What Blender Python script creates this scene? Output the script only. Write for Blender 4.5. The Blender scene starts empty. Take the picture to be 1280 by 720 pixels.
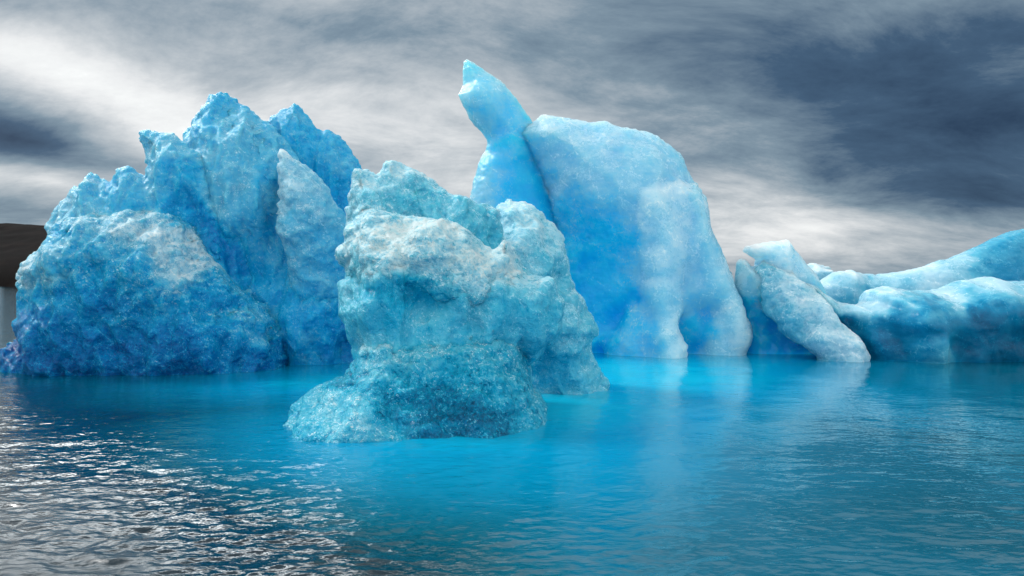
import bpy, math
import numpy as np

# ------------------------------------------------------------------ camera facts
F = 914.0            # focal length in pixels of a 1280 wide picture
H = 2.5              # eye height above the water, metres
HOR = 357.0          # picture row of the horizon
scene = bpy.context.scene
COL = scene.collection
rng = np.random.default_rng(7)


def wx(px, Y): return (px - 640.0) / F * Y
def wz(py, Y): return H + (HOR - py) / F * Y


# ------------------------------------------------------------------ noise (numpy)
def _hash(ix, iy, iz, seed):
    h = (ix.astype(np.uint32) * np.uint32(73856093)) ^ (iy.astype(np.uint32) * np.uint32(19349663)) \
        ^ (iz.astype(np.uint32) * np.uint32(83492791)) ^ np.uint32((seed * 2654435761) & 0xffffffff)
    h ^= h >> np.uint32(15); h *= np.uint32(0x2c1b3c6d)
    h ^= h >> np.uint32(12); h *= np.uint32(0x297a2d39)
    h ^= h >> np.uint32(15)
    return h


def perlin(p, seed=0):
    """gradient noise, p (n,3) -> about -1..1"""
    p = np.asarray(p, np.float32)
    i = np.floor(p).astype(np.int32); f = p - i
    w = f * f * f * (f * (f * 6 - 15) + 10)
    out = 0
    for dx in (0, 1):
        for dy in (0, 1):
            for dz in (0, 1):
                h = _hash(i[:, 0] + dx, i[:, 1] + dy, i[:, 2] + dz, seed)
                gx = (h & np.uint32(1023)).astype(np.float32) / 511.5 - 1
                gy = ((h >> np.uint32(10)) & np.uint32(1023)).astype(np.float32) / 511.5 - 1
                gz = ((h >> np.uint32(20)) & np.uint32(1023)).astype(np.float32) / 511.5 - 1
                d = gx * (f[:, 0] - dx) + gy * (f[:, 1] - dy) + gz * (f[:, 2] - dz)
                k = (w[:, 0] if dx else 1 - w[:, 0]) * (w[:, 1] if dy else 1 - w[:, 1]) * (w[:, 2] if dz else 1 - w[:, 2])
                out = out + k * d
    return out * 1.5


def fbm(p, octaves=3, seed=0, gain=0.5, mode='n'):
    a, s, tot = 1.0, 0, 0.0
    q = np.asarray(p, np.float32)
    for o in range(octaves):
        n = perlin(q, seed + o * 17)
        if mode == 'r': n = 1 - 2 * np.abs(n)          # ridges
        if mode == 'b': n = 2 * np.abs(n) - 0.6        # billows
        s = s + a * n; tot += a
        a *= gain; q = q * 2.03 + 11.7
    return s / tot


def facets(p, seed=0):
    """every random cell carries its own tilted plane: broken, chipped ice"""
    p = np.asarray(p, np.float32)
    i = np.floor(p).astype(np.int32)
    best = np.full(len(p), 9e9, np.float32); val = np.zeros(len(p), np.float32)
    second = best.copy()
    for dx in (-1, 0, 1):
        for dy in (-1, 0, 1):
            for dz in (-1, 0, 1):
                c0, c1, c2 = i[:, 0] + dx, i[:, 1] + dy, i[:, 2] + dz
                h = _hash(c0, c1, c2, seed)
                r = lambda sft: ((h >> np.uint32(sft)) & np.uint32(255)).astype(np.float32) / 255
                ex = p[:, 0] - (c0 + r(0)); ey = p[:, 1] - (c1 + r(8)); ez = p[:, 2] - (c2 + r(16))
                d = ex * ex + ey * ey + ez * ez
                h2 = _hash(c0, c1, c2, seed + 91)
                g = lambda sft: ((h2 >> np.uint32(sft)) & np.uint32(255)).astype(np.float32) / 127.5 - 1
                pl = ex * g(0) + ey * g(8) * 0.4 + ez * g(16) + 0.35 * (r(24) - 0.5)
                m = d < best
                second = np.where(m, best, np.minimum(second, d))
                val = np.where(m, pl, val); best = np.where(m, d, best)
    edge = np.sqrt(second) - np.sqrt(best)
    return val * np.clip(edge * 6, 0, 1), edge, np.sqrt(best)


def chips(p, seed=0):
    """distance to the nearest of many randomly turned pyramids: planar faces meeting in sharp creases"""
    p = np.asarray(p, np.float32)
    i = np.floor(p).astype(np.int32)
    best = np.full(len(p), 9e9, np.float32)
    for dx in (-1, 0, 1):
        for dy in (-1, 0, 1):
            for dz in (-1, 0, 1):
                c0, c1, c2 = i[:, 0] + dx, i[:, 1] + dy, i[:, 2] + dz
                h = _hash(c0, c1, c2, seed)
                r = lambda sft: ((h >> np.uint32(sft)) & np.uint32(255)).astype(np.float32) / 255
                ex = p[:, 0] - (c0 + r(0)); ey = p[:, 1] - (c1 + r(8)); ez = p[:, 2] - (c2 + r(16))
                an = r(24) * 6.283
                ca, sa = np.cos(an), np.sin(an)
                u = ex * ca + ez * sa; v = ez * ca - ex * sa
                d = np.maximum(np.abs(u) * 1.25, np.abs(v) * 0.8) + 0.55 * np.abs(ey) + 0.25 * u + 0.3 * r(12)
                best = np.minimum(best, d)
    return best


# ------------------------------------------------------------------ meshing
def surface_nets(f, org, h):
    nx, ny, nz = f.shape
    s = f < 0
    acc = np.zeros((nx - 1, ny - 1, nz - 1), np.int8)
    for a in (0, 1):
        for b in (0, 1):
            for c in (0, 1):
                acc += s[a:nx - 1 + a, b:ny - 1 + b, c:nz - 1 + c]
    act = (acc > 0) & (acc < 8)
    idx = np.full(act.shape, -1, np.int64)
    I = np.argwhere(act)
    idx[act] = np.arange(len(I))
    P = np.zeros((len(I), 3)); n = np.zeros(len(I))
    cor = [(a, b, c) for a in (0, 1) for b in (0, 1) for c in (0, 1)]
    V = {c: f[I[:, 0] + c[0], I[:, 1] + c[1], I[:, 2] + c[2]] for c in cor}
    for c in cor:
        for ax in range(3):
            if c[ax]: continue
            d = list(c); d[ax] = 1; d = tuple(d)
            a, b = V[c], V[d]
            m = (a < 0) != (b < 0)
            t = np.where(m, a / np.where(m, a - b, 1), 0)
            e = np.array(c, float)[None, :].repeat(len(I), 0); e[:, ax] = t
            P[m] += e[m]; n += m
    P = (P / n[:, None] + I) * h + np.array(org)
    quads = []
    for ax in range(3):
        o1, o2 = (ax + 1) % 3, (ax + 2) % 3
        sl0 = [slice(None)] * 3; sl1 = [slice(None)] * 3
        sl0[ax] = slice(0, -1); sl1[ax] = slice(1, None)
        a, b = s[tuple(sl0)], s[tuple(sl1)]
        E = np.argwhere(a != b)
        m = (E[:, o1] > 0) & (E[:, o2] > 0) & (E[:, o1] < f.shape[o1] - 1) & (E[:, o2] < f.shape[o2] - 1)
        E = E[m]
        inside = a[E[:, 0], E[:, 1], E[:, 2]]
        def cell(d1, d2):
            C = E.copy(); C[:, o1] -= d1; C[:, o2] -= d2
            return idx[C[:, 0], C[:, 1], C[:, 2]]
        q = np.stack([cell(1, 1), cell(0, 1), cell(0, 0), cell(1, 0)], 1)
        q[~inside] = q[~inside][:, ::-1]
        quads.append(q)
    return P, np.concatenate(quads)


def vnormals(P, Q):
    n = np.cross(P[Q[:, 2]] - P[Q[:, 0]], P[Q[:, 3]] - P[Q[:, 1]])
    N = np.zeros_like(P)
    for k in range(4): np.add.at(N, Q[:, k], n)
    return N / (np.linalg.norm(N, axis=1, keepdims=True) + 1e-12)


def to_mesh(name, P, Q, attrs, mat, parent=None, smooth=True):
    me = bpy.data.meshes.new(name)
    me.vertices.add(len(P)); me.vertices.foreach_set('co', np.asarray(P, np.float32).ravel())
    me.loops.add(Q.size); me.loops.foreach_set('vertex_index', Q.astype(np.int32).ravel())
    me.polygons.add(len(Q))
    me.polygons.foreach_set('loop_start', np.arange(0, Q.size, 4, dtype=np.int32))
    me.update(calc_edges=True)
    me.polygons.foreach_set('use_smooth', np.full(len(Q), smooth))
    for k, v in attrs.items():
        a = me.attributes.new(k, 'FLOAT', 'POINT'); a.data.foreach_set('value', np.asarray(v, np.float32))
    me.materials.append(mat)
    o = bpy.data.objects.new(name, me); COL.objects.link(o)
    if parent: o.parent = parent
    return o


def poly_sd(x, z, poly):
    """signed distance to a polygon, positive inside"""
    d = np.full(x.shape, 1e9); ins = np.zeros(x.shape, bool)
    n = len(poly)
    for i in range(n):
        ax, az = poly[i]; bx, bz = poly[(i + 1) % n]
        ex, ez = bx - ax, bz - az
        t = np.clip(((x - ax) * ex + (z - az) * ez) / (ex * ex + ez * ez + 1e-12), 0, 1)
        d = np.minimum(d, (x - ax - t * ex) ** 2 + (z - az - t * ez) ** 2)
        if abs(ez) > 1e-12:
            ins ^= ((az > z) != (bz > z)) & (x < ex * (z - az) / ez + ax)
    d = np.sqrt(d)
    return np.where(ins, d, -d)


def rbf(px, py, pts, sig):
    """smooth field through control points given in picture pixels of the plan drawing"""
    num = np.zeros(px.shape); den = np.full(px.shape, 1e-9)
    for a, b, v in pts:
        w = 1.0 / ((((px - a) ** 2 + (py - b) ** 2) / sig ** 2) ** 1.5 + 0.02)
        num += w * v; den += w
    return num / den


BERGS = {}


def ice_part(name, parent, mat, Y, T, R, outline, tone, **kw):
    BERGS.setdefault(parent.name, []).append((name, parent, mat, Y, T, R, outline, tone, kw))


class Piece:
    """One piece of ice: a drawn side view given real distance, thickness and relief."""
    def __init__(s, name, parent, mat, Y, T, R, outline, tone, kw):
        o = dict(relief=(), tilt=0.0, voxel=0.05, prof=0.55, warp=0.10, lump=(0.35, 1.1), facet=(0.0, 1.0), crust=0.3,
                 crack=0.0, scallop=(.35, .8), stretch=(1, 1, 1), back=1.0, seed=1, label=None, flare=None, updust=0.25,
                 sig=60.0, k=0.25, into=None, grow=0.0)
        o.update(kw); s.__dict__.update(o)
        s.name, s.parent, s.mat, s.Y, s.T, s.R, s.tone = name, parent, mat, Y, T, R, tone
        s.Yo = Y - s.k * T                                # the rim sits a little in front of the middle
        s.poly = np.array([(wx(a, s.Yo), wz(b, s.Yo)) for a, b in outline])
        s.poly[:, 1] = np.maximum(s.poly[:, 1], -1.0)
        s.x0, s.x1 = s.poly[:, 0].min(), s.poly[:, 0].max()
        s.z0, s.z1 = s.poly[:, 1].min(), s.poly[:, 1].max()

    def fields(s, gx, gz, exact=True):
        x, z = gx, gz
        q = np.stack([gx.ravel(), np.full(gx.size, s.Y), gz.ravel()], 1)
        if exact:
            ox = (fbm(q * 1.3, 2, s.seed + 3) * s.warp * 0.9 + fbm(q * 5.5, 3, s.seed + 4) * s.warp * 0.7).reshape(gx.shape)
            oz = (fbm(q * 1.3, 2, s.seed + 5) * s.warp * 0.9 + fbm(q * 5.5, 3, s.seed + 6) * s.warp * 0.7).reshape(gx.shape)
            x, z = gx + ox, gz + oz
        d = poly_sd(x, z, s.poly) + s.grow
        mid = s.Y + s.tilt * (gx - 0.5 * (s.x0 + s.x1))
        if s.relief:
            PX = gx / s.Yo * F + 640; PY = HOR - (gz - H) / s.Yo * F
            mid = mid - rbf(PX, PY, s.relief, s.sig)
        t = np.clip(d / s.R, 0, 1)
        half = s.T * (1 - (1 - t) ** 2) ** s.prof
        if s.flare: half = half * (1 + s.flare[0] * np.clip(1 - gz / s.flare[1], 0, 1.6))
        return mid, np.where(d < 0, d * 1.2, half)


def smin(a, b, k):
    h = np.clip(0.5 + 0.5 * (b - a) / k, 0, 1)
    return b + (a - b) * h - k * h * (1 - h)


def build_berg(specs, blend=0.25, share=0.25, inset=0.8, overlap=0.5):
    """The pieces of a berg melt into one another; each is closed and runs on a little inside its neighbours."""
    pcs = [Piece(*a) for a in specs]
    s0 = pcs[0].seed
    for p in pcs:
        if p.into: continue
        mem = [p] + [o for o in pcs if o.into == p.name]
        v = p.voxel; pad = 0.4
        X = np.arange(min(o.x0 for o in mem) - pad, max(o.x1 for o in mem) + pad, v)
        Z = np.arange(max(min(o.z0 for o in mem) - pad, -1.0), max(o.z1 for o in mem) + pad, v)
        gx, gz = np.meshgrid(X, Z, indexing='ij')
        fl = [o.fields(gx, gz) for o in mem]
        half = np.max([h for m_, h in fl], 0)
        Yg = np.arange(min((m_ - np.maximum(h, 0)).min() for m_, h in fl) - 0.35,
                       max((m_ + p.back * np.maximum(h, 0)).max() for m_, h in fl) + 0.35, v)
        yy = Yg[None, :, None].astype(np.float32)
        own = None
        for m_, h in fl:
            g = np.abs(yy - m_[:, None, :].astype(np.float32)) - h[:, None, :].astype(np.float32)
            own = g if own is None else smin(own, g, blend)
        f = own
        oth = None
        for o in pcs:
            if o in mem: continue
            if o.x1 < X[0] - .3 or o.x0 > X[-1] + .3 or o.z1 < Z[0] or o.z0 > Z[-1]: continue
            m2, h2 = o.fields(gx, gz)
            if (m2 - h2).min() > Yg[-1] + .3 or (m2 + np.maximum(h2, 0)).max() < Yg[0] - .3: continue
            g = np.abs(yy - m2[:, None, :].astype(np.float32)) - h2[:, None, :].astype(np.float32)
            f = smin(f, g, blend)
            oth = g if oth is None else np.minimum(oth, g)
        # large lumps: noise on a coarse lattice, brought up to the fine one
        st = 3
        cx, cy, cz = [np.arange(a0[0], a0[-1] + v * st * 1.01, v * st) for a0 in (X, Yg, Z)]
        C3 = np.stack(np.meshgrid(cx, cy, cz, indexing='ij'), -1).reshape(-1, 3)
        dn = (fbm(C3 / np.array(p.stretch) / p.lump[1], 3, s0 + 20) * p.lump[0]).reshape(len(cx), len(cy), len(cz)).astype(np.float32)
        for ax, nn in enumerate(f.shape):
            g = np.arange(nn) / st; i0 = np.minimum(g.astype(int), dn.shape[ax] - 2); fr = (g - i0).astype(np.float32)
            sh = [1, 1, 1]; sh[ax] = nn; fr = fr.reshape(sh)
            dn = np.take(dn, i0, ax) * (1 - fr) + np.take(dn, i0 + 1, ax) * fr
        fade = np.clip(half / 0.35, 0.12, 1)[:, None, :].astype(np.float32)   # keep thin rims
        f = f + dn * fade
        if oth is not None:
            g = own - oth
            f = np.maximum(f + np.clip(g, 0, None) * inset, g - overlap)
        f = f.astype(np.float32)
        f[0] = f[-1] = 1; f[:, 0] = 1; f[:, -1] = 1; f[:, :, 0] = np.maximum(f[:, :, 0], .01); f[:, :, -1] = 1
        P, Q = surface_nets(f, (X[0], Yg[0], Z[0]), v)
        N = vnormals(P, Q)
        ps = P / np.array(p.stretch)
        ii = np.clip(((P[:, 0] - X[0]) / v).round().astype(int), 0, len(X) - 1)
        jj = np.clip(((P[:, 2] - Z[0]) / v).round().astype(int), 0, len(Z) - 1)
        rim = np.clip(half[ii, jj] / 0.5, 0.15, 1)[:, None]
        # broken facets and melt scallops, then fine relief, along the normal
        if p.facet[0] > 0:
            fc = chips(ps / p.facet[1] + fbm(P * 1.5, 2, s0 + 8)[:, None] * 0.05, s0 + 30)
            P = P + N * rim * (fc - .62)[:, None] * p.facet[0] * 1.1      # hollow flakes between sharp crests
        if p.scallop[0] > 0:
            fv, ed, f1 = facets(ps / p.scallop[1] + fbm(P * 1.1, 2, s0 + 9)[:, None] * 0.45, s0 + 33)
            P = P + N * rim * ((np.minimum(f1, 1) ** 2 - .45) * p.scallop[0] * p.scallop[1])[:, None]
        if p.crack > 0:
            fv, ed, f1 = facets(ps / 0.34 + fbm(P * 2, 2, s0 + 9)[:, None] * 0.25, s0 + 60)
            P = P + N * rim * (fv * p.crack * 0.16)[:, None]
        N = vnormals(P, Q)
        kk = np.zeros(len(P))
        if p.crust > 0:
            w = 0.35 + 0.65 * np.clip(fbm(P * 0.9, 2, s0 + 44) * 1.5 + 0.5, 0, 1)
            pf = P / np.array(p.stretch) ** .4
            kk = fbm(pf * 3.6, 2, s0 + 40, mode='r') * 0.35 + fbm(pf * 11.0, 2, s0 + 41, mode='r') * 0.65
            P = P + N * rim * (kk * 0.045 * p.crust * w)[:, None]
        N = vnormals(P, Q)
        wob = (fbm(P * 1.1, 3, s0 + 50) * 30, fbm(P * 1.1, 3, s0 + 51) * 30)
        num = den = 0
        for o in pcs:
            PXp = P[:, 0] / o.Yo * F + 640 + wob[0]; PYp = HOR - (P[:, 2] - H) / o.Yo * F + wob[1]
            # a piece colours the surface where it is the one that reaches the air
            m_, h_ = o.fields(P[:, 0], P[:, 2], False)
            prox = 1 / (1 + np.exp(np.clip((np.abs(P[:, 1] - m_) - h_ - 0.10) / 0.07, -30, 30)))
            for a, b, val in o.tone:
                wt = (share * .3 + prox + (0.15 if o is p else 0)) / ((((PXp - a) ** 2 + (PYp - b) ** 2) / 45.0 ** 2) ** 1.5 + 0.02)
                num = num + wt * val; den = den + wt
        tn = num / den
        tn = tn + 0.07 * fbm(P * 2.2 / np.array(p.stretch), 4, s0 + 52, 0.6)
        tn = tn + p.updust * np.clip(N[:, 2] - 0.25, 0, 1) * np.clip(tn * 1.6, 0.1, 1)
        tn = tn + 0.14 * p.crust * kk * np.clip(tn * 1.5, .15, 1)      # white crumbs cling to the little crests
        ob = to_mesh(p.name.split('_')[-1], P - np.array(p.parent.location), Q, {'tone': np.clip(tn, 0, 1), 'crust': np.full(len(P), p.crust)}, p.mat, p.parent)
        if p.label: ob['label'] = p.label


# ------------------------------------------------------------------ node helpers
class NT:
    def __init__(s, tree): s.t = tree
    def n(s, typ, **kw):
        nd = s.t.nodes.new(typ)
        for k, v in kw.items(): setattr(nd, k, v)
        return nd
    def l(s, a, b): s.t.links.new(a, b)
    def setin(s, sock, v):
        if hasattr(v, 'is_linked') or isinstance(v, bpy.types.NodeSocket): s.l(v, sock)
        else: sock.default_value = v
    def m(s, op, a, b=0.0, c=None, clamp=False):
        nd = s.n('ShaderNodeMath', operation=op, use_clamp=clamp)
        s.setin(nd.inputs[0], a); s.setin(nd.inputs[1], b)
        if c is not None: s.setin(nd.inputs[2], c)
        return nd.outputs[0]
    def maprange(s, v, a, b, c=0.0, d=1.0, interp='LINEAR'):
        nd = s.n('ShaderNodeMapRange', interpolation_type=interp)
        for k, x in enumerate((v, a, b, c, d)): s.setin(nd.inputs[k], x)
        return nd.outputs[0]
    def mix(s, fac, a, b, blend='MIX'):
        nd = s.n('ShaderNodeMix', data_type='RGBA', blend_type=blend)
        s.setin(nd.inputs[0], fac); s.setin(nd.inputs[6], a); s.setin(nd.inputs[7], b)
        return nd.outputs[2]
    def noise(s, vec, scale, detail=4, rough=0.55, dist=0.0, typ='FBM'):
        nd = s.n('ShaderNodeTexNoise', noise_type=typ) if True else None
        if vec is not None: s.l(vec, nd.inputs['Vector'])
        nd.inputs['Scale'].default_value = scale; nd.inputs['Detail'].default_value = detail
        nd.inputs['Roughness'].default_value = rough; nd.inputs['Distortion'].default_value = dist
        return nd.outputs['Fac']
    def ramp(s, fac, stops, interp='LINEAR'):
        nd = s.n('ShaderNodeValToRGB'); s.setin(nd.inputs[0], fac)
        cr = nd.color_ramp; cr.interpolation = interp
        while len(cr.elements) < len(stops): cr.elements.new(0.5)
        for e, (p, c) in zip(cr.elements, stops): e.position = p; e.color = (*c, 1)
        return nd.outputs[0]


def lin(r, g, b):
    f = lambda c: (c / 255 / 12.92) if c / 255 <= 0.04045 else ((c / 255 + 0.055) / 1.055) ** 2.4
    return (f(r), f(g), f(b))


def ice_material(name, stops,  sss=0.6, scale=0.35, bump=1.0, grain=0.5, frac=2.6, trans=0.4):
    m = bpy.data.materials.new(name); m.use_nodes = True
    t = NT(m.node_tree); b = m.node_tree.nodes['Principled BSDF']
    geo = t.n('ShaderNodeTexCoord').outputs['Object']
    tone = t.n('ShaderNodeAttribute', attribute_name='tone').outputs['Fac']
    crust = t.n('ShaderNodeAttribute', attribute_name='crust').outputs['Fac']
    n1 = t.noise(geo, 2.2, 4, 0.62)
    n2 = t.noise(geo, 11.0, 3, 0.65, 0.6)
    n3 = t.noise(geo, 38.0, 1, 0.6)
    fol = t.n('ShaderNodeMapping'); t.l(geo, fol.inputs['Vector'])
    fol.inputs['Rotation'].default_value = (0.2, 0.75, 0.1); fol.inputs['Scale'].default_value = (0.55, 0.8, 2.6)
    nb = t.noise(fol.outputs[0], 1.0, 3, 0.6, 0.4)
    tt = t.m('ADD', tone, t.m('MULTIPLY', t.m('SUBTRACT', n1, 0.5), 0.24))
    tt = t.m('ADD', tt, t.m('MULTIPLY', t.m('SUBTRACT', nb, 0.5), t.m('MULTIPLY_ADD', crust, 0.5, 0.12)))
    tt = t.m('ADD', tt, t.m('MULTIPLY', t.m('MULTIPLY', t.m('SUBTRACT', n2, 0.5), 0.55), crust))
    # air bubbles, white crumbs and healed fractures, with glints painted in as white specks
    sp = t.maprange(t.noise(geo, 24.0, 2, 0.7, 1.2), 0.58, 0.68)
    sp2 = t.maprange(n1, 0.44, 0.60)
    tt = t.m('ADD', tt, t.m('MULTIPLY', t.m('MULTIPLY', sp, sp2), t.m('MULTIPLY', crust, grain)))
    wv = t.n('ShaderNodeVectorMath', operation='ADD')
    cmb = t.n('ShaderNodeCombineXYZ'); t.l(t.m('MULTIPLY', n1, 1.4), cmb.inputs[0]); t.l(t.m('MULTIPLY', n2, .25), cmb.inputs[1]); t.l(t.m('MULTIPLY', n1, -1.0), cmb.inputs[2])
    t.l(geo, wv.inputs[0]); t.l(cmb.outputs[0], wv.inputs[1])
    ve = t.n('ShaderNodeTexVoronoi', feature='DISTANCE_TO_EDGE'); t.l(wv.outputs[0], ve.inputs['Vector']); ve.inputs['Scale'].default_value = frac
    ln = t.m('MULTIPLY', t.maprange(ve.outputs[0], 0.0, 0.035, 1.0, 0.0), t.maprange(n2, 0.42, 0.62))
    tt = t.m('MULTIPLY_ADD', ln, t.m('MULTIPLY_ADD', crust, .24, .12), tt)
    dk = t.m('MULTIPLY', t.maprange(t.noise(wv.outputs[0], 7.0, 2, 0.6), 0.40, 0.28), crust)
    tt = t.m('MULTIPLY_ADD', dk, -.22, tt, clamp=True)
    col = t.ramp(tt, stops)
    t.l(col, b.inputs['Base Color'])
    b.inputs['IOR'].default_value = 1.31; b.inputs['Specular IOR Level'].default_value = 0.42
    t.l(t.maprange(tt, 0.25, 0.85, trans, 0.05), b.inputs['Transmission Weight'])
    t.l(t.maprange(t.m('ADD', tt, t.m('MULTIPLY', n3, 0.2)), 0.15, 0.95, 0.06, 0.32), b.inputs['Roughness'])
    b.inputs['Subsurface Weight'].default_value = sss; b.subsurface_method = 'RANDOM_WALK'
    b.inputs['Subsurface Radius'].default_value = (1.0, 1.0, 1.0)
    b.inputs['Subsurface Scale'].default_value = scale
    try: b.inputs['Subsurface Anisotropy'].default_value = 0.4
    except Exception: pass
    # bump: crumpled melt surface
    vor = t.n('ShaderNodeTexVoronoi', feature='F1'); t.l(geo, vor.inputs['Vector'])
    vor.inputs['Scale'].default_value = 9.0; vor.inputs['Randomness'].default_value = 1.0
    hgt = t.m('ADD', t.m('MULTIPLY', t.noise(geo, 6.0, 4, 0.6), 0.10), t.m('MULTIPLY', n3, 0.03))
    hgt = t.m('ADD', hgt, t.m('MULTIPLY', t.m('MULTIPLY', vor.outputs['Distance'], crust), 0.03))
    bp = t.n('ShaderNodeBump'); t.l(hgt, bp.inputs['Height'])
    t.l(t.m('MULTIPLY_ADD', crust, 0.75 * bump, 0.22 * bump), bp.inputs['Strength'])
    bp.inputs['Distance'].default_value = 1.0
    t.l(bp.outputs[0], b.inputs['Normal'])
    return m


AZURE = [(0.0, lin(0, 108, 180)), (0.18, lin(0, 152, 222)), (0.38, lin(14, 188, 242)), (0.58, lin(104, 200, 232)), (0.8, lin(172, 216, 232)), (1.0, lin(230, 242, 247))]
TEAL = [(0.0, lin(0, 92, 130)), (0.18, lin(0, 142, 186)), (0.38, lin(14, 188, 228)), (0.58, lin(96, 206, 232)), (0.8, lin(160, 220, 237)), (1.0, lin(222, 243, 250))]
SKYB = [(0.0, lin(0, 146, 210)), (0.18, lin(0, 184, 244)), (0.38, lin(30, 200, 246)), (0.58, lin(130, 206, 232)), (0.8, lin(182, 220, 234)), (1.0, lin(232, 244, 248))]
SEAB = [(0.0, lin(0, 72, 106)), (0.18, lin(0, 112, 152)), (0.38, lin(16, 146, 186)), (0.58, lin(96, 182, 208)), (0.8, lin(172, 212, 226)), (1.0, lin(232, 243, 247))]
M_A = ice_material('clear_azure_ice', AZURE, 0.65, 0.28, 1.35, 0.5, 1.9, .36)
M_B = ice_material('crusty_teal_ice', TEAL, 0.55, 0.15, 1.4, 0.55, 2.6, .30)
M_C = ice_material('smooth_sky_blue_ice', SKYB, 1.0, 1.4, 0.6, 0.3, 0.9, .18)
M_H = ice_material('thin_sky_blue_ice', SKYB, 0.7, 0.3, 0.6, 0.3, 0.9, .25)
M_E = ice_material('smooth_sea_blue_ice', SEAB, 0.95, 0.6, 0.6, 0.3, 1.1, .08)


M_W = ice_material('frosted_white_ice', SEAB, 0.6, 0.2, 1.0, 0.5)


def berg(label, cx, Y, group='icebergs floating in the lagoon'):
    e = bpy.data.objects.new('iceberg', None); COL.objects.link(e)
    e.location = (wx(cx, Y), Y, 0); e.empty_display_size = 0.5
    e['label'] = label; e['category'] = 'iceberg'; e['group'] = group
    return e


# ------------------------------------------------------------------ the jagged berg on the left
A = berg('big jagged blue iceberg with several pointed peaks beside the dark hillside', 230, 23)
ice_part('main_peak', A, M_A, 24.5, 1.7, 2.2,
    [(228,165),(232,148),(245,125),(250,113),(262,112),(280,118),(296,133),(312,146),(322,150),(335,158),(345,172),(362,195),(376,220),(392,262),(415,318),(440,350),(452,385),(455,420),(452,470),(440,560),(180,560),(180,400),(190,300),(205,240),(226,195)],
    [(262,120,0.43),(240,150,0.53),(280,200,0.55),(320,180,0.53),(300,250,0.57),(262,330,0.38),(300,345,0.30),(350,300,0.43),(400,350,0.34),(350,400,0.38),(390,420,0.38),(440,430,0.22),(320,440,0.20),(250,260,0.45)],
    relief=[(262,130,-.5),(300,190,.1),(300,260,.25),(340,240,.2),(280,330,-.5),(330,320,-.5),(340,390,-.1),(400,400,.35),(440,420,.2),(300,440,-.5),(250,250,.2)],
    lump=(.10,1.3), facet=(.42,.95), crust=.45, crack=.35, stretch=(.7,1,1.6), scallop=(.10,.9), updust=.05, warp=.17, prof=.85, grow=.14, seed=11)
ice_part('pinnacle', A, M_A, 22.9, 1.0, 1.5,
    [(172,163),(180,161),(192,168),(205,168),(228,184),(247,205),(270,260),(300,330),(300,420),(200,460),(120,400),(70,330),(52,285),(66,264),(86,240),(104,222),(109,219),(122,226),(142,230),(147,213),(153,211),(165,218),(180,223),(182,205),(177,185)],
    [(178,170,0.55),(200,190,0.62),(225,230,0.38),(200,230,0.55),(150,225,0.48),(105,235,0.60),(70,275,0.62),(130,260,0.55),(250,280,0.17),(270,330,0.14),(230,280,0.29)],
    relief=[(180,170,-.2),(225,220,.1),(240,280,-.3),(105,240,0),(160,240,.15),(200,260,-.1)],
    lump=(.10,.9), facet=(.36,.75), crust=.45, crack=.5, stretch=(.7,1,1.6), prof=.95, scallop=(.10,.7), updust=.05, warp=.17, grow=.14, seed=23)
ice_part('rear_peak', A, M_A, 26.5, 1.0, 1.4,
    [(337,152),(352,143),(362,140),(367,132),(380,143),(393,160),(402,168),(410,165),(425,175),(437,190),(447,208),(451,240),(455,300),(455,420),(330,420),(318,300),(330,200)],
    [(367,140,0.48),(360,170,0.38),(400,200,0.38),(440,210,0.48),(420,250,0.25),(440,280,0.30),(380,230,0.22)],
    relief=[(360,160,.2),(400,210,-.1),(430,200,.2)], lump=(.08,.9), facet=(.32,.8), crust=.45, crack=.3, scallop=(.08,.9), updust=.05, stretch=(.7,1,1.6), warp=.17, prof=.95, grow=.14, seed=31)
ice_part('pale_slab', A, M_A, 22.95, .65, .9,
    [(347,191),(353,187),(364,197),(382,206),(398,220),(412,238),(420,252),(434,272),(440,292),(436,310),(432,350),(420,400),(388,425),(362,400),(357,330),(351,270),(348,240),(345,212)],
    [(352,195,0.80),(362,230,0.72),(385,225,0.66),(400,270,0.60),(380,300,0.50),(410,310,0.42),(365,330,0.54),(425,285,0.54),(358,290,0.66)],
    relief=[(350,200,-.2),(355,280,.2),(400,260,-.05),(420,300,-.3),(390,400,-.6),(410,360,-.35)], tilt=.28,
    lump=(.08,.8), facet=(.16,.6), crust=.45, crack=.4, prof=.8, scallop=(.1,.6), updust=.1, warp=.17, seed=37)
ice_part('front_mound', A, M_A, 22.0, 1.75, 1.5,
    [(48,300),(60,287),(85,274),(110,266),(150,263),(185,263),(207,272),(232,300),(250,328),(268,347),(287,366),(307,387),(324,402),(334,425),(334,462),(330,560),(-60,560),(-50,470),(-34,444),(-5,434),(12,428),(8,402),(12,386),(24,370),(27,358),(18,338),(20,326),(38,313)],
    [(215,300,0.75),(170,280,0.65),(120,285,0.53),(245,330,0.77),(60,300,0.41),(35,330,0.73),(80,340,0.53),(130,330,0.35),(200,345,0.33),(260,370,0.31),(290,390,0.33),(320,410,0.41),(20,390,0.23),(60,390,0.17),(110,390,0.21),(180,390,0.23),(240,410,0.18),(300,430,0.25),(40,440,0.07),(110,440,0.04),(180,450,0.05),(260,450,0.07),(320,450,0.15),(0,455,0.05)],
    relief=[(220,290,-.2),(150,280,-.2),(130,340,.1),(200,360,.2),(240,420,.1),(280,390,-.4),(320,430,-.6),(100,420,.2),(30,340,-.3),(20,400,-.4),(-20,460,-.6)],
    lump=(.14,1.2), facet=(.42,.8), crust=.8, crack=.6, stretch=(.8,1,1.3), scallop=(.12,.4), k=.35, updust=.15, warp=.16, grow=.06, seed=41, label='crusty dark blue mound with a pale frosted top')

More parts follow.
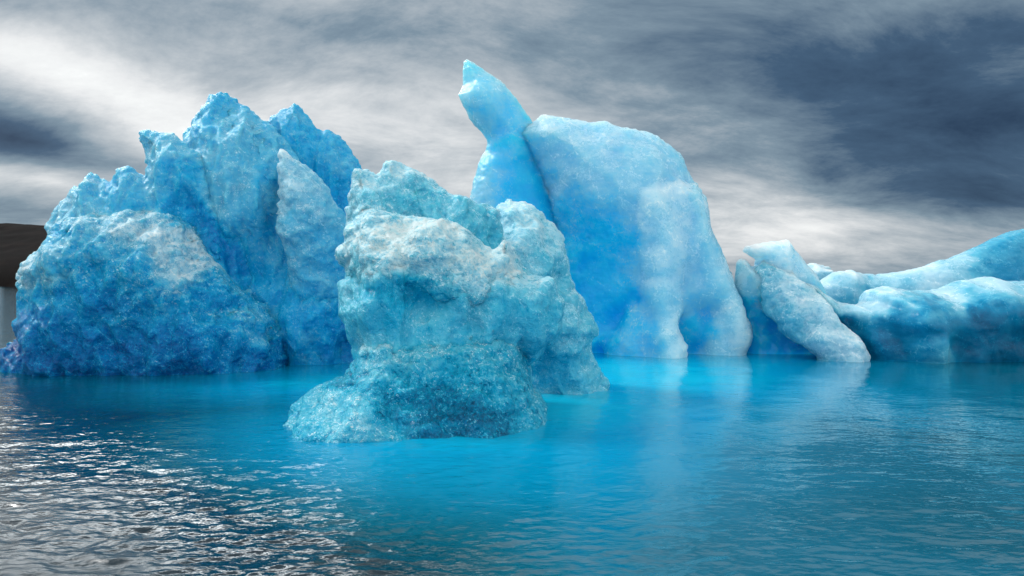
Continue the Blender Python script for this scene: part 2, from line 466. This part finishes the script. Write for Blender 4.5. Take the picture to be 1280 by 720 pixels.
# ------------------------------------------------------------------ the mushroom-shaped berg in front
B = berg('crusty mushroom-shaped iceberg with frosted cap standing nearest, in front of the others', 540, 14.3)
ice_part('crest', B, M_B, 15.8, 1.0, .9,
    [(443,222),(450,214),(462,212),(470,219),(477,213),(482,200),(492,197),(503,203),(515,208),(530,215),(548,230),(560,240),(585,246),(605,252),(622,264),(630,300),(640,360),(440,360),(432,290),(438,250)],
    [(450,220,0.68),(490,205,0.71),(470,250,0.62),(520,250,0.51),(560,260,0.54),(600,290,0.48),(450,260,0.70),(500,280,0.56)],
    relief=[(450,240,.4),(490,220,0),(520,250,-.1),(570,260,.1),(610,280,-.3)],
    lump=(.14,.7), facet=(.2,.5), crust=.6, crack=.5, voxel=.035, stretch=(.75,1,1.3), scallop=(.25,.5), updust=.12, seed=53)
ice_part('frosted_cap', B, M_B, 14.45, 1.28, .85,
    [(428,283),(444,270),(462,263),(490,266),(520,272),(550,272),(580,283),(600,298),(613,312),(628,302),(644,312),(655,345),(660,385),(600,400),(470,392),(440,355),(432,347),(424,338),(415,326),(416,313),(424,300)],
    [(440,290,0.68),(425,320,0.66),(500,290,0.80),(550,290,0.80),(590,320,0.82),(500,320,0.84),(550,340,0.76),(470,340,0.70),(620,340,0.82),(640,370,0.56),(530,370,0.40),(470,370,0.38),(590,375,0.56)],
    relief=[(435,310,-.25),(480,290,0),(540,300,.25),(600,320,.1),(640,340,-.3),(480,350,.2),(560,360,.15),(500,385,-.3)],
    lump=(.14,.75), facet=(.2,.45), crust=.9, voxel=.03, scallop=(.22,.34), seed=59, updust=.14, label='frosted white rounded cap')
ice_part('fluted_stem', B, M_B, 14.5, 1.45, 1.0,
    [(424,352),(436,338),(440,300),(470,285),(600,300),(625,330),(690,350),(708,380),(704,420),(680,445),(660,458),(665,490),(660,560),(440,560),(442,490),(448,450),(441,428),(430,408),(422,392),(420,375)],
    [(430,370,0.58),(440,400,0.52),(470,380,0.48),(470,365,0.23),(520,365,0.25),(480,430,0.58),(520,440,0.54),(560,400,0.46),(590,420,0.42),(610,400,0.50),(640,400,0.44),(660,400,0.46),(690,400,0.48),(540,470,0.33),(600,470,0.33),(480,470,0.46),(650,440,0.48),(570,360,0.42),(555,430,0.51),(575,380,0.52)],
    relief=[(430,370,0),(470,400,.25),(500,400,.1),(540,390,-.2),(560,400,.0),(590,410,-.35),(620,400,-.1),(650,400,-.4),(690,390,-.2),(560,460,-.1),(480,440,.1),(640,450,-.5)],
    lump=(.14,.8), facet=(.2,.55), crust=.5, voxel=.035, stretch=(.7,1,1.9), scallop=(.18,.6), seed=61, sig=35)
ice_part('right_shoulder', B, M_B, 17.9, 1.5, 1.2,
    [(614,266),(622,254),(640,248),(658,252),(680,265),(695,276),(704,291),(708,312),(715,345),(726,371),(738,395),(748,408),(748,418),(741,426),(742,442),(748,460),(757,474),(764,483),(764,560),(630,560),(630,440),(620,400),(606,330),(610,296)],
    [(630,262,0.74),(660,275,0.72),(690,300,0.68),(640,300,0.58),(660,330,0.58),(640,310,0.84),(690,350,0.56),(650,370,0.52),(700,380,0.58),(730,400,0.58),(700,430,0.56),(670,440,0.38),(720,450,0.52),(745,470,0.56),(690,470,0.44),(650,470,0.29),(625,340,0.84)],
    relief=[(640,270,-.2),(680,300,-.1),(640,320,.5),(660,340,.3),(700,360,0),(700,420,.2),(660,450,-.6),(740,460,-.1),(690,480,-.3)],
    lump=(.18,.8), facet=(.2,.6), crust=.6, crack=.3, voxel=.042, scallop=(.2,.6), updust=.12, seed=67)
ice_part('waterline_foot', B, M_B, 14.2, .92, .8,
    [(366,512),(370,503),(382,490),(396,485),(412,478),(432,468),(449,446),(462,415),(480,395),(630,395),(648,430),(660,468),(669,490),(682,510),(686,522),(690,580),(350,580)],
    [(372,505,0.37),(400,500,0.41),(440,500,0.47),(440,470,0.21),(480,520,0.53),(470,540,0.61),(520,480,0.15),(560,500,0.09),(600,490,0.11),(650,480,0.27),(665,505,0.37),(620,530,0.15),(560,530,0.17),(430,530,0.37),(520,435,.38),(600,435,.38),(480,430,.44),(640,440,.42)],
    relief=[(380,500,-.2),(430,500,.35),(480,520,.55),(540,500,.2),(600,500,.1),(660,500,-.1)],
    flare=(1.35,1.5), lump=(.2,.6), facet=(.16,.7), crust=1.0, crack=.5, voxel=.033, scallop=(.12,.5), stretch=(1,1,1), seed=71, prof=.6, sig=40, label='speckled grey-blue ledge lapped by the water')

# ------------------------------------------------------------------ the tall berg with the tilted horn
Cb = berg('tall smooth pale blue iceberg topped by a slanting pointed horn', 770, 27.5)
ice_part('horn', Cb, M_C, 28.0, .75, 1.2,
    [(575,118),(579,106),(580,76),(584,72),(600,83),(615,93),(629,104),(645,124),(660,144),(668,156),(668,180),(650,215),(615,200),(611,176),(600,163),(588,149),(580,133)],
    [(584,80,0.50),(600,110,0.58),(630,130,0.56),(640,160,0.47),(610,160,0.56),(640,190,0.38)],
    relief=[(584,90,-.3),(600,130,.15),(650,150,-.2)], lump=(.05,1), facet=(.08,.8), crust=.25, prof=.8, warp=.07, scallop=(.05,1.2), k=.1, updust=.04, grow=.05, seed=83)
ice_part('neck', Cb, M_C, 28.2, 1.0, 1.2,
    [(587,246),(592,226),(596,207),(605,191),(614,176),(640,160),(668,165),(680,205),(695,250),(705,300),(700,400),(600,400),(580,300)],
    [(600,225,0.58),(594,245,0.60),(640,190,0.42),(660,215,0.33),(640,240,0.37),(675,250,0.24),(620,215,0.47),(610,245,0.66)],
    relief=[(600,230,.1),(640,220,-.1),(680,240,-.1),(670,180,.1)], lump=(.08,1.1), facet=(.10,.9), crust=.2, prof=.7, scallop=(.05,1.2), k=.1, into='horn', seed=89)
ice_part('main_body', Cb, M_C, 28.0, 1.9, 3.2,
    [(652,168),(668,152),(676,144),(690,146),(710,150),(735,155),(752,152),(775,160),(800,166),(822,172),(838,182),(850,195),(862,215),(866,226),(878,241),(882,262),(880,280),(890,300),(905,320),(918,342),(924,372),(930,560),(690,560),(690,440),(698,350),(700,300),(690,265),(684,240),(672,205),(660,186)],
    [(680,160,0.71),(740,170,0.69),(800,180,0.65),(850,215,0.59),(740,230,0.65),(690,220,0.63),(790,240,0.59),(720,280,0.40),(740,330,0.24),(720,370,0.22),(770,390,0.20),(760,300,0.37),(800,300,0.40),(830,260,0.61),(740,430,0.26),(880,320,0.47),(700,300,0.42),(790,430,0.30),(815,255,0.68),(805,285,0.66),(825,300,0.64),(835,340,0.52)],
    relief=[(700,180,.35),(800,200,.4),(740,240,.4),(720,300,.0),(740,340,-.45),(760,400,-.5),(810,280,.3),(870,260,0),(880,350,-.3),(830,330,-.1),(720,440,-.2)],
    lump=(.16,2), facet=(.16,1.3), crust=.35, prof=.62, scallop=(.05,1.8), k=.1, updust=.06, seed=97, sig=70)
ice_part('front_lobe', Cb, M_C, 26.45, .8, 1.1,
    [(794,238),(815,229),(840,226),(858,225),(866,236),(868,262),(862,284),(858,312),(852,345),(851,375),(850,392),(845,405),(849,422),(855,430),(853,446),(848,470),(846,520),(756,520),(756,450),(764,425),(780,400),(798,372),(800,345),(796,315),(790,285),(792,260)],
    [(805,240,0.82),(840,240,0.82),(800,280,0.80),(830,290,0.74),(830,320,0.80),(810,310,0.68),(840,370,0.66),(835,410,0.74),(820,430,0.78),(845,435,0.84),(790,430,0.47),(800,410,0.40),(840,345,0.68)],
    relief=[(800,260,.25),(800,300,.15),(850,250,-.25),(820,320,.3),(830,370,.3),(835,420,.6),(785,425,-.15),(770,440,-.4),(800,395,-.1),(845,440,.8)],
    lump=(.12,.9), facet=(.14,.7), crust=.4, crack=.35, scallop=(.07,.9), k=.1, prof=.6, into='main_body', seed=101, sig=40)
ice_part('fold', Cb, M_C, 26.75, .75, .9,
    [(800,246),(820,232),(850,228),(872,236),(884,262),(892,300),(910,336),(918,360),(900,385),(872,392),(850,398),(820,392),(802,360),(800,310)],
    [(820,250,.72),(850,250,.7),(830,300,.68),(870,300,.66),(850,340,.66),(890,350,.64),(860,385,.5),(820,370,.6)],
    relief=[(810,270,.1),(850,250,-.25),(850,300,.0),(890,340,-.15),(860,385,-.2)], into='main_body', seed=105)
ice_part('side_lobe', Cb, M_C, 27.2, 1.0, .9,
    [(846,236),(866,232),(880,250),(884,284),(892,304),(906,327),(919,350),(928,384),(934,404),(935,428),(930,444),(930,520),(856,520),(854,440),(852,400),(856,370),(862,320)],
    [(875,280,0.68),(880,320,0.64),(900,340,0.68),(870,360,0.55),(860,400,0.20),(870,420,0.24),(890,400,0.65),(920,400,0.74),(920,430,0.78),(890,435,0.65)],
    relief=[(872,270,.35),(872,320,.25),(900,340,.15),(862,400,-.7),(860,430,-.6),(920,410,.5),(890,420,.1)],
    lump=(.12,.9), facet=(.12,.8), crust=.35, crack=.25, scallop=(.07,.9), k=.1, prof=.6, into='main_body', seed=103, sig=40)

# ------------------------------------------------------------------ the small hooked berg and its slab
D = berg('small blue iceberg with a hooked tip and a grey-white slab sliding down', 990, 26.5)
ice_part('hooked_body', D, M_C, 27.4, .95, 1.0,
    [(921,345),(923,328),(928,323),(934,325),(940,333),(945,332),(946,324),(938,318),(931,314),(934,308),(950,304),(970,302),(985,299),(998,315),(1010,330),(1025,350),(1040,380),(1052,420),(1060,520),(922,520),(922,400),(920,360)],
    [(928,328,0.78),(940,310,0.86),(985,305,0.84),(960,330,0.69),(935,350,0.60),(1000,330,0.71),(960,365,0.43),(940,400,0.24),(970,400,0.22),(990,430,0.24),(1030,400,0.46),(950,430,0.20)],
    relief=[(930,330,.1),(980,310,.1),(960,350,.2),(960,400,-.3),(940,430,-.1),(1020,380,.1)],
    lump=(.1,.9), facet=(.14,.7), crust=.3, crack=.2, voxel=.045, prof=.6, warp=.05, scallop=(.06,.9), updust=.12, seed=107, sig=40)
ice_part('sliding_slab', D, M_E, 24.7, .55, .6,
    [(976,336),(985,326),(999,337),(1014,345),(1032,360),(1046,385),(1058,404),(1074,424),(1079,436),(1084,446),(1082,460),(1080,500),(1050,500),(1028,448),(1006,430),(990,414),(979,392),(977,362)],
    [(990,340,0.54),(1010,355,0.70),(1025,380,0.74),(1040,400,0.76),(1065,420,0.76),(1070,445,0.78),(1020,410,0.70),(1000,400,0.52),(1040,430,0.72)],
    relief=[(985,335,-2.2),(1000,345,-1.7),(1015,360,-1.1),(977,385,-1.5),(1000,400,-.6),(1040,390,-.3),(1070,440,.35),(1030,430,.1)],
    lump=(.08,.6), facet=(.1,.5), crust=.5, crack=.4, voxel=.042, scallop=(.12,.4), k=.5, updust=.12, grow=.06, seed=109, sig=40, label='grey-white frosted slab')

# ------------------------------------------------------------------ the long low berg at the right edge
E = berg('long low smooth blue iceberg rising towards the right edge with a hollow', 1180, 26)
ice_part('back_ridge', E, M_E, 29.5, 1.2, 1.6,
    [(1012,372),(1022,356),(1032,347),(1046,340),(1066,337),(1072,340),(1100,343),(1125,340),(1150,335),(1166,328),(1190,322),(1220,310),(1250,295),(1268,288),(1285,286),(1330,283),(1400,300),(1420,560),(1010,560)],
    [(1040,345,0.78),(1066,340,0.84),(1060,365,0.60),(1085,370,0.28),(1100,350,0.72),(1150,345,0.78),(1200,330,0.68),(1250,310,0.44),(1285,300,0.44),(1230,340,0.34),(1340,340,0.60)],
    relief=[(1050,345,.2),(1080,370,-.3),(1150,350,.3),(1250,320,.1)], lump=(.07,1.6), facet=(.12,1.2), crust=.2, prof=.5, warp=.06, scallop=(.04,1.6), updust=.08, seed=113)
ice_part('front_wall', E, M_E, 25.6, 2.0, 1.3,
    [(1022,352),(1034,356),(1048,366),(1066,378),(1080,384),(1092,376),(1095,362),(1112,358),(1150,364),(1180,362),(1210,352),(1240,346),(1265,352),(1300,352),(1350,345),(1420,360),(1430,560),(1035,560),(1040,440),(1030,400)],
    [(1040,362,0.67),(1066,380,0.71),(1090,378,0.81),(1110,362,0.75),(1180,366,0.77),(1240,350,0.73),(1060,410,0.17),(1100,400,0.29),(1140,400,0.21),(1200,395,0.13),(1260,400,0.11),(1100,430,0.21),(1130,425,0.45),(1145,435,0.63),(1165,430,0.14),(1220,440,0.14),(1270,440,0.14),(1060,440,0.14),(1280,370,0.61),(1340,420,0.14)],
    relief=[(1045,380,-1.0),(1055,410,-1.6),(1060,440,-1.6),(1090,380,.1),(1130,400,.35),(1140,430,.4),(1165,430,-.25),(1200,400,0),(1250,380,.1),(1250,440,-.2),(1095,430,-.5)],
    lump=(.08,1.8), facet=(.14,1.1), crust=.2, prof=.5, warp=.06, scallop=(.05,1.6), updust=.08, seed=127, sig=40)

Fb = berg('tiny blocky pale iceberg peeping out behind the long low one', 1026, 36)
ice_part('block', Fb, M_E, 36.0, 1.0, .5,
    [(1002,334),(1010,330),(1018,329),(1030,331),(1041,333),(1042,344),(1046,372),(1046,420),(1000,420)],
    [(1010,335,.72),(1035,335,.74),(1030,350,.66)], lump=(.1,.9), facet=(.2,.9), crust=.2, voxel=.07, warp=.05, seed=137)


for key, args in {A.name: (.3, .2), B.name: (.5, .3), Cb.name: (.5, .5, .2), D.name: (.45, .2), E.name: (.5, .4), Fb.name: (.2, 0)}.items():
    build_berg(BERGS[key], *args)


# ------------------------------------------------------------------ water
def water():
    ys = [1.0]
    while ys[-1] < 60: ys.append(ys[-1] + max(0.012, ys[-1] ** 2 / (H * F) * 1.5))
    while ys[-1] < 9000: ys.append(ys[-1] * 1.12)
    ys = np.array(list(np.linspace(-60, 0.9, 60)) + ys)
    s = np.linspace(-1, 1, 560)
    s = 0.22 * s + 0.78 * s ** 5
    Wd = 22 + 1.6 * np.clip(ys, 0, None)
    X = s[None, :] * Wd[:, None]
    Yg = np.repeat(ys[:, None], len(s), 1)
    x, y = X.ravel(), Yg.ravel()
    q = np.stack([x, y, np.zeros_like(x)], 1)
    # where the wind reaches the water
    left = np.clip((-x / np.maximum(y, 1) + 0.10) * 1.6, 0, 1)
    rough = 0.30 + 0.75 * left
    near = np.clip(1.35 - y / 16.0, 0, 1)
    rough = np.clip(rough * (0.25 + 0.9 * near) + 0.12 * fbm(q * 0.28, 2, 201), 0.06, 1.2)
    open_left = np.clip((-x / np.maximum(y, 1) - .6) * 8, 0, 1)
    rough = np.maximum(rough, 1.3 * open_left)
    z = np.zeros_like(x)
    fade = np.clip(1.6 - y / 30.0, 0, 1)
    wv = fbm(np.stack([x * 0.55 + y * .12, y * 0.75 - x * .1, 0 * x], 1), 2, 211) * 0.020
    w2 = fbm(np.stack([x * 1.3 + .3 * y, y * 2.1 - .25 * x, 0 * x + 3], 1), 2, 221, mode='r') * 0.030
    w3 = fbm(np.stack([x * 3.4 - .4 * y, y * 5.4 + .5 * x, 0 * x + 7], 1), 2, 231, mode='r') * 0.018
    z = (wv + w2 * rough + w3 * rough) * fade
    # glow of submerged ice, painted into the water colour round the bergs
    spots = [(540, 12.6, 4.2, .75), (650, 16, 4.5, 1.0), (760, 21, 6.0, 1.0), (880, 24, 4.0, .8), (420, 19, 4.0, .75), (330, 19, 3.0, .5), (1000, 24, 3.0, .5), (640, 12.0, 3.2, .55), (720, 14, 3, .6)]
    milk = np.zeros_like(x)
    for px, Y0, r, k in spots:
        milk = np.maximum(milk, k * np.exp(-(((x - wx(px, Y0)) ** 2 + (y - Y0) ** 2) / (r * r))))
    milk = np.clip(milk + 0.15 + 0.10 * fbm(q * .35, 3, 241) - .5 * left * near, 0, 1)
    n, m = X.shape
    idx = np.arange(n * m).reshape(n, m)
    Q = np.stack([idx[:-1, :-1], idx[:-1, 1:], idx[1:, 1:], idx[1:, :-1]], -1).reshape(-1, 4)
    mt = bpy.data.materials.new('glacial_water'); mt.use_nodes = True
    t = NT(mt.node_tree); b = mt.node_tree.nodes['Principled BSDF']
    geo = t.n('ShaderNodeTexCoord').outputs['Object']
    glow = t.n('ShaderNodeAttribute', attribute_name='milk').outputs['Fac']
    rg = t.n('ShaderNodeAttribute', attribute_name='rough').outputs['Fac']
    t.l(t.ramp(glow, [(0.0, lin(0, 32, 44)), (0.12, lin(0, 76, 94)), (0.35, lin(0, 116, 151)), (0.65, lin(0, 147, 192)), (1.0, lin(0, 187, 222))]), b.inputs['Base Color'])
    t.l(t.maprange(rg, 0.95, 1.3, 0.02, 0.5), b.inputs['Roughness'])
    b.inputs['IOR'].default_value = 1.33
    mp = t.n('ShaderNodeMapping'); mp.inputs['Scale'].default_value = (1, 1.7, 1); mp.inputs['Rotation'].default_value = (0, 0, .22)
    t.l(geo, mp.inputs['Vector'])
    hg = t.m('ADD', t.m('MULTIPLY', t.noise(mp.outputs[0], 3.6, 2, 0.5, 0.3), 0.030), t.m('MULTIPLY', t.noise(mp.outputs[0], 10.0, 2, 0.5, 0.5), 0.008))
    bp = t.n('ShaderNodeBump'); t.l(hg, bp.inputs['Height']); bp.inputs['Distance'].default_value = 1.0
    t.l(t.m('MULTIPLY_ADD', rg, 0.7, 0.10, clamp=True), bp.inputs['Strength'])
    t.l(bp.outputs[0], b.inputs['Normal'])
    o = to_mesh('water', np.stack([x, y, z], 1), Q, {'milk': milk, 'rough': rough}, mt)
    o['kind'] = 'structure'
water()


# ------------------------------------------------------------------ hillside across the water
def hills():
    n, m = 240, 60
    u = np.linspace(0, 1, n); v = np.linspace(0, 1, m)
    U, V = np.meshgrid(u, v, indexing='ij')
    x = -2600 + 2150 * U; y = 1500 + 900 * V
    prof = np.interp(U, [0, .25, .5, .62, .72, .80, .86, .93, 1], [130, 160, 166, 160, 158, 156, 130, 60, -5])
    q = np.stack([x.ravel(), y.ravel(), 0 * x.ravel()], 1)
    up = np.clip(V / .45, 0, 1) ** .75 * np.where(V > .6, np.clip((1 - V) / .4, 0, 1) ** .6, 1)
    z = (prof * up) + (fbm(q / 260, 4, 301) * 14 + fbm(q / 60, 4, 302, mode='r') * 5).reshape(U.shape) * up
    z = z - 3
    idx = np.arange(n * m).reshape(n, m)
    Q = np.stack([idx[:-1, :-1], idx[1:, :-1], idx[1:, 1:], idx[:-1, 1:]], -1).reshape(-1, 4)
    mt = bpy.data.materials.new('bare_hill_rock'); mt.use_nodes = True
    t = NT(mt.node_tree); b = mt.node_tree.nodes['Principled BSDF']
    geo = t.n('ShaderNodeTexCoord').outputs['Object']
    t.l(t.ramp(t.noise(geo, .02, 8, .65), [(0.3, (.0015, .0013, .0014)), (.5, (.0035, .0026, .0026)), (.7, (.011, .0075, .0065))]), b.inputs['Base Color'])
    b.inputs['Roughness'].default_value = .95; b.inputs['Specular IOR Level'].default_value = 0.05
    o = to_mesh('hillside', np.stack([x.ravel(), y.ravel(), z.ravel()], 1), Q, {}, mt)
    o['kind'] = 'structure'
hills()


# ------------------------------------------------------------------ stormy sky
SUN_EL, SUN_AZ = math.radians(44), math.radians(-62)      # azimuth measured from +Y towards +X
w = bpy.data.worlds.new('World'); scene.world = w; w.use_nodes = True
t = NT(w.node_tree); bg = w.node_tree.nodes['Background']
sky = t.n('ShaderNodeTexSky', sky_type='NISHITA', sun_disc=False)
sky.sun_elevation = SUN_EL; sky.sun_rotation = SUN_AZ; sky.dust_density = 2.0
BGS = 0.1
bg.inputs['Strength'].default_value = BGS
w.cycles.sampling_method = 'MANUAL'; w.cycles.sample_map_resolution = 256
gen = t.n('ShaderNodeTexCoord').outputs['Generated']
sep = t.n('ShaderNodeSeparateXYZ'); t.l(gen, sep.inputs[0])
dx, dy, dz = sep.outputs
az = t.m('ARCTAN2', dx, dy)
el = t.m('ARCSINE', dz)
# a cloud deck seen in perspective
den = t.m('ADD', t.m('MAXIMUM', dz, 0.0), 0.30)
cv = t.n('ShaderNodeCombineXYZ')
t.l(t.m('DIVIDE', dx, den), cv.inputs[0]); t.l(t.m('DIVIDE', dy, den), cv.inputs[1])
rot = t.n('ShaderNodeMapping'); t.l(cv.outputs[0], rot.inputs['Vector'])
rot.inputs['Rotation'].default_value = (0, 0, math.radians(-24)); rot.inputs['Scale'].default_value = (.8, 1.25, 1)
n_big = t.noise(rot.outputs[0], 0.75, 6, 0.58, 0.15)
n_mid = t.noise(rot.outputs[0], 2.4, 7, 0.68, 0.3)


def blob(px, py, sx, sy, ang=0.0):
    """soft patch of cloud cover centred on a sky direction; sizes in degrees"""
    a0 = math.atan((px - 640) / F); e0 = math.atan((HOR - py) / F * math.cos(a0))
    mp = t.n('ShaderNodeMapping', vector_type='TEXTURE'); t.l(azel, mp.inputs['Vector'])
    mp.inputs['Location'].default_value = (a0, e0, 0); mp.inputs['Rotation'].default_value = (0, 0, ang)
    mp.inputs['Scale'].default_value = (math.radians(sx) * 2.0, math.radians(sy) * 2.0, 1)
    g = t.n('ShaderNodeTexGradient', gradient_type='QUADRATIC_SPHERE'); t.l(mp.outputs[0], g.inputs[0])
    return g.outputs['Fac']


ae = t.n('ShaderNodeCombineXYZ'); t.l(az, ae.inputs[0]); t.l(el, ae.inputs[1]); azel = ae.outputs[0]
B0 = 0.66
lum = t.m('ADD', B0, 0.0)
patches = [  # px, py, size az, size el, angle, gain
    (120, 105, 13, 3.4, -.34, .32), (40, 14, 10, 2.0, -.2, -.14), (20, 172, 12, 2.6, -.16, -.62), (60, 226, 9, 1.4, -.08, .30),
    (20, 262, 9, 1.6, 0, -.22), (300, 10, 26, 3.2, -.1, -.28), (640, -20, 24, 3.2, 0, -.14), (210, 190, 8, 3.5, 0, .24),
    (1200, 160, 15, 6.5, -.1, -.42), (1000, 110, 14, 4, -.2, -.06), (1280, 50, 18, 6, 0, -.28), (880, 40, 12, 3.5, 0, -.14),
    (1230, 250, 9, 2.4, 0, -.28), (1010, 285, 10, 1.5, 0, .34), (1060, 312, 7, .8, 0, .14), (560, 200, 14, 7, 0, .14), (520, 90, 10, 2.5, -.2, .10), (760, 130, 10, 2, -.3, -.06),
    (1210, 300, 6, .9, 0, -.14), (980, 335, 14, .9, 0, -.16), (420, 130, 8, 4, 0, .16), (930, 240, 7, 3.5, 0, .2),
    (1000, -280, 26, 10, 0, .30), (80, -190, 22, 4.8, 0, 2.6)]  # unseen bright patches above the view, added for sheen and glints on the water
for px, py, sx, sy, an, g in patches:
    lum = t.m('MULTIPLY_ADD', blob(px, py, sx, sy, an), g, lum)
# overcast behind and above the viewer, brightened as added fill for the ice
back = t.maprange(dy, 0.25, -0.5, 0.0, 0.46)
zen = t.maprange(dz, 0.45, 0.9, 0.0, 0.30)
lum = t.m('ADD', lum, t.m('MAXIMUM', back, zen))
cl = t.m('ADD', lum, t.m('MULTIPLY', t.m('SUBTRACT', n_big, 0.5), 0.7))
cl = t.m('ADD', cl, t.m('MULTIPLY', t.m('SUBTRACT', n_mid, 0.5), 0.85), clamp=False)
ccol = t.ramp(t.m('DIVIDE', cl, 1.3), [(0.0, lin(34, 56, 82)), (0.2, lin(62, 88, 114)), (0.38, lin(122, 142, 157)), (0.54, lin(180, 188, 194)), (0.7, lin(226, 228, 229)), (0.85, lin(246, 248, 247)), (1.0, (1.58, 1.68, 1.72))])
gain = t.n('ShaderNodeVectorMath', operation='SCALE'); t.l(ccol, gain.inputs[0]); t.l(t.m('MULTIPLY', t.m('MULTIPLY_ADD', t.m('MAXIMUM', t.m('SUBTRACT', cl, 1.05), 0.0), 3.0, 1.0), 1.0 / BGS), gain.inputs[3])
mixed = t.mix(0.96, sky.outputs[0], gain.outputs[0])
t.l(mixed, bg.inputs['Color'])

sun = bpy.data.lights.new('sun', 'SUN'); sun.energy = 2.0; sun.angle = math.radians(14); sun.color = (1, .985, .96)
so = bpy.data.objects.new('sun', sun); COL.objects.link(so)
from mathutils import Vector
sd = Vector((math.sin(SUN_AZ) * math.cos(SUN_EL), math.cos(SUN_AZ) * math.cos(SUN_EL), math.sin(SUN_EL)))
so.rotation_euler = (-sd).to_track_quat('-Z', 'Y').to_euler()

# ------------------------------------------------------------------ camera and look
cam = bpy.data.cameras.new('camera'); co = bpy.data.objects.new('camera', cam); COL.objects.link(co)
co.location = (0, 0, H); co.rotation_euler = (math.radians(90), 0, 0)
cam.sensor_width = 36; cam.lens = 36 * F / 1280
cam.shift_y = -(360 - HOR) / 1280
cam.clip_end = 20000; cam.clip_start = 0.05
scene.camera = co
scene.view_settings.view_transform = 'Standard'; scene.view_settings.look = 'None'
scene.view_settings.exposure = 0.13; scene.view_settings.gamma = 1
scene.view_settings.use_curve_mapping = False
scene.render.engine = 'CYCLES'
scene.cycles.use_denoising = True
scene.cycles.max_bounces = 7
scene.cycles.transmission_bounces = 6
scene.cycles.diffuse_bounces = 2
scene.cycles.glossy_bounces = 3
scene.cycles.caustics_reflective = False
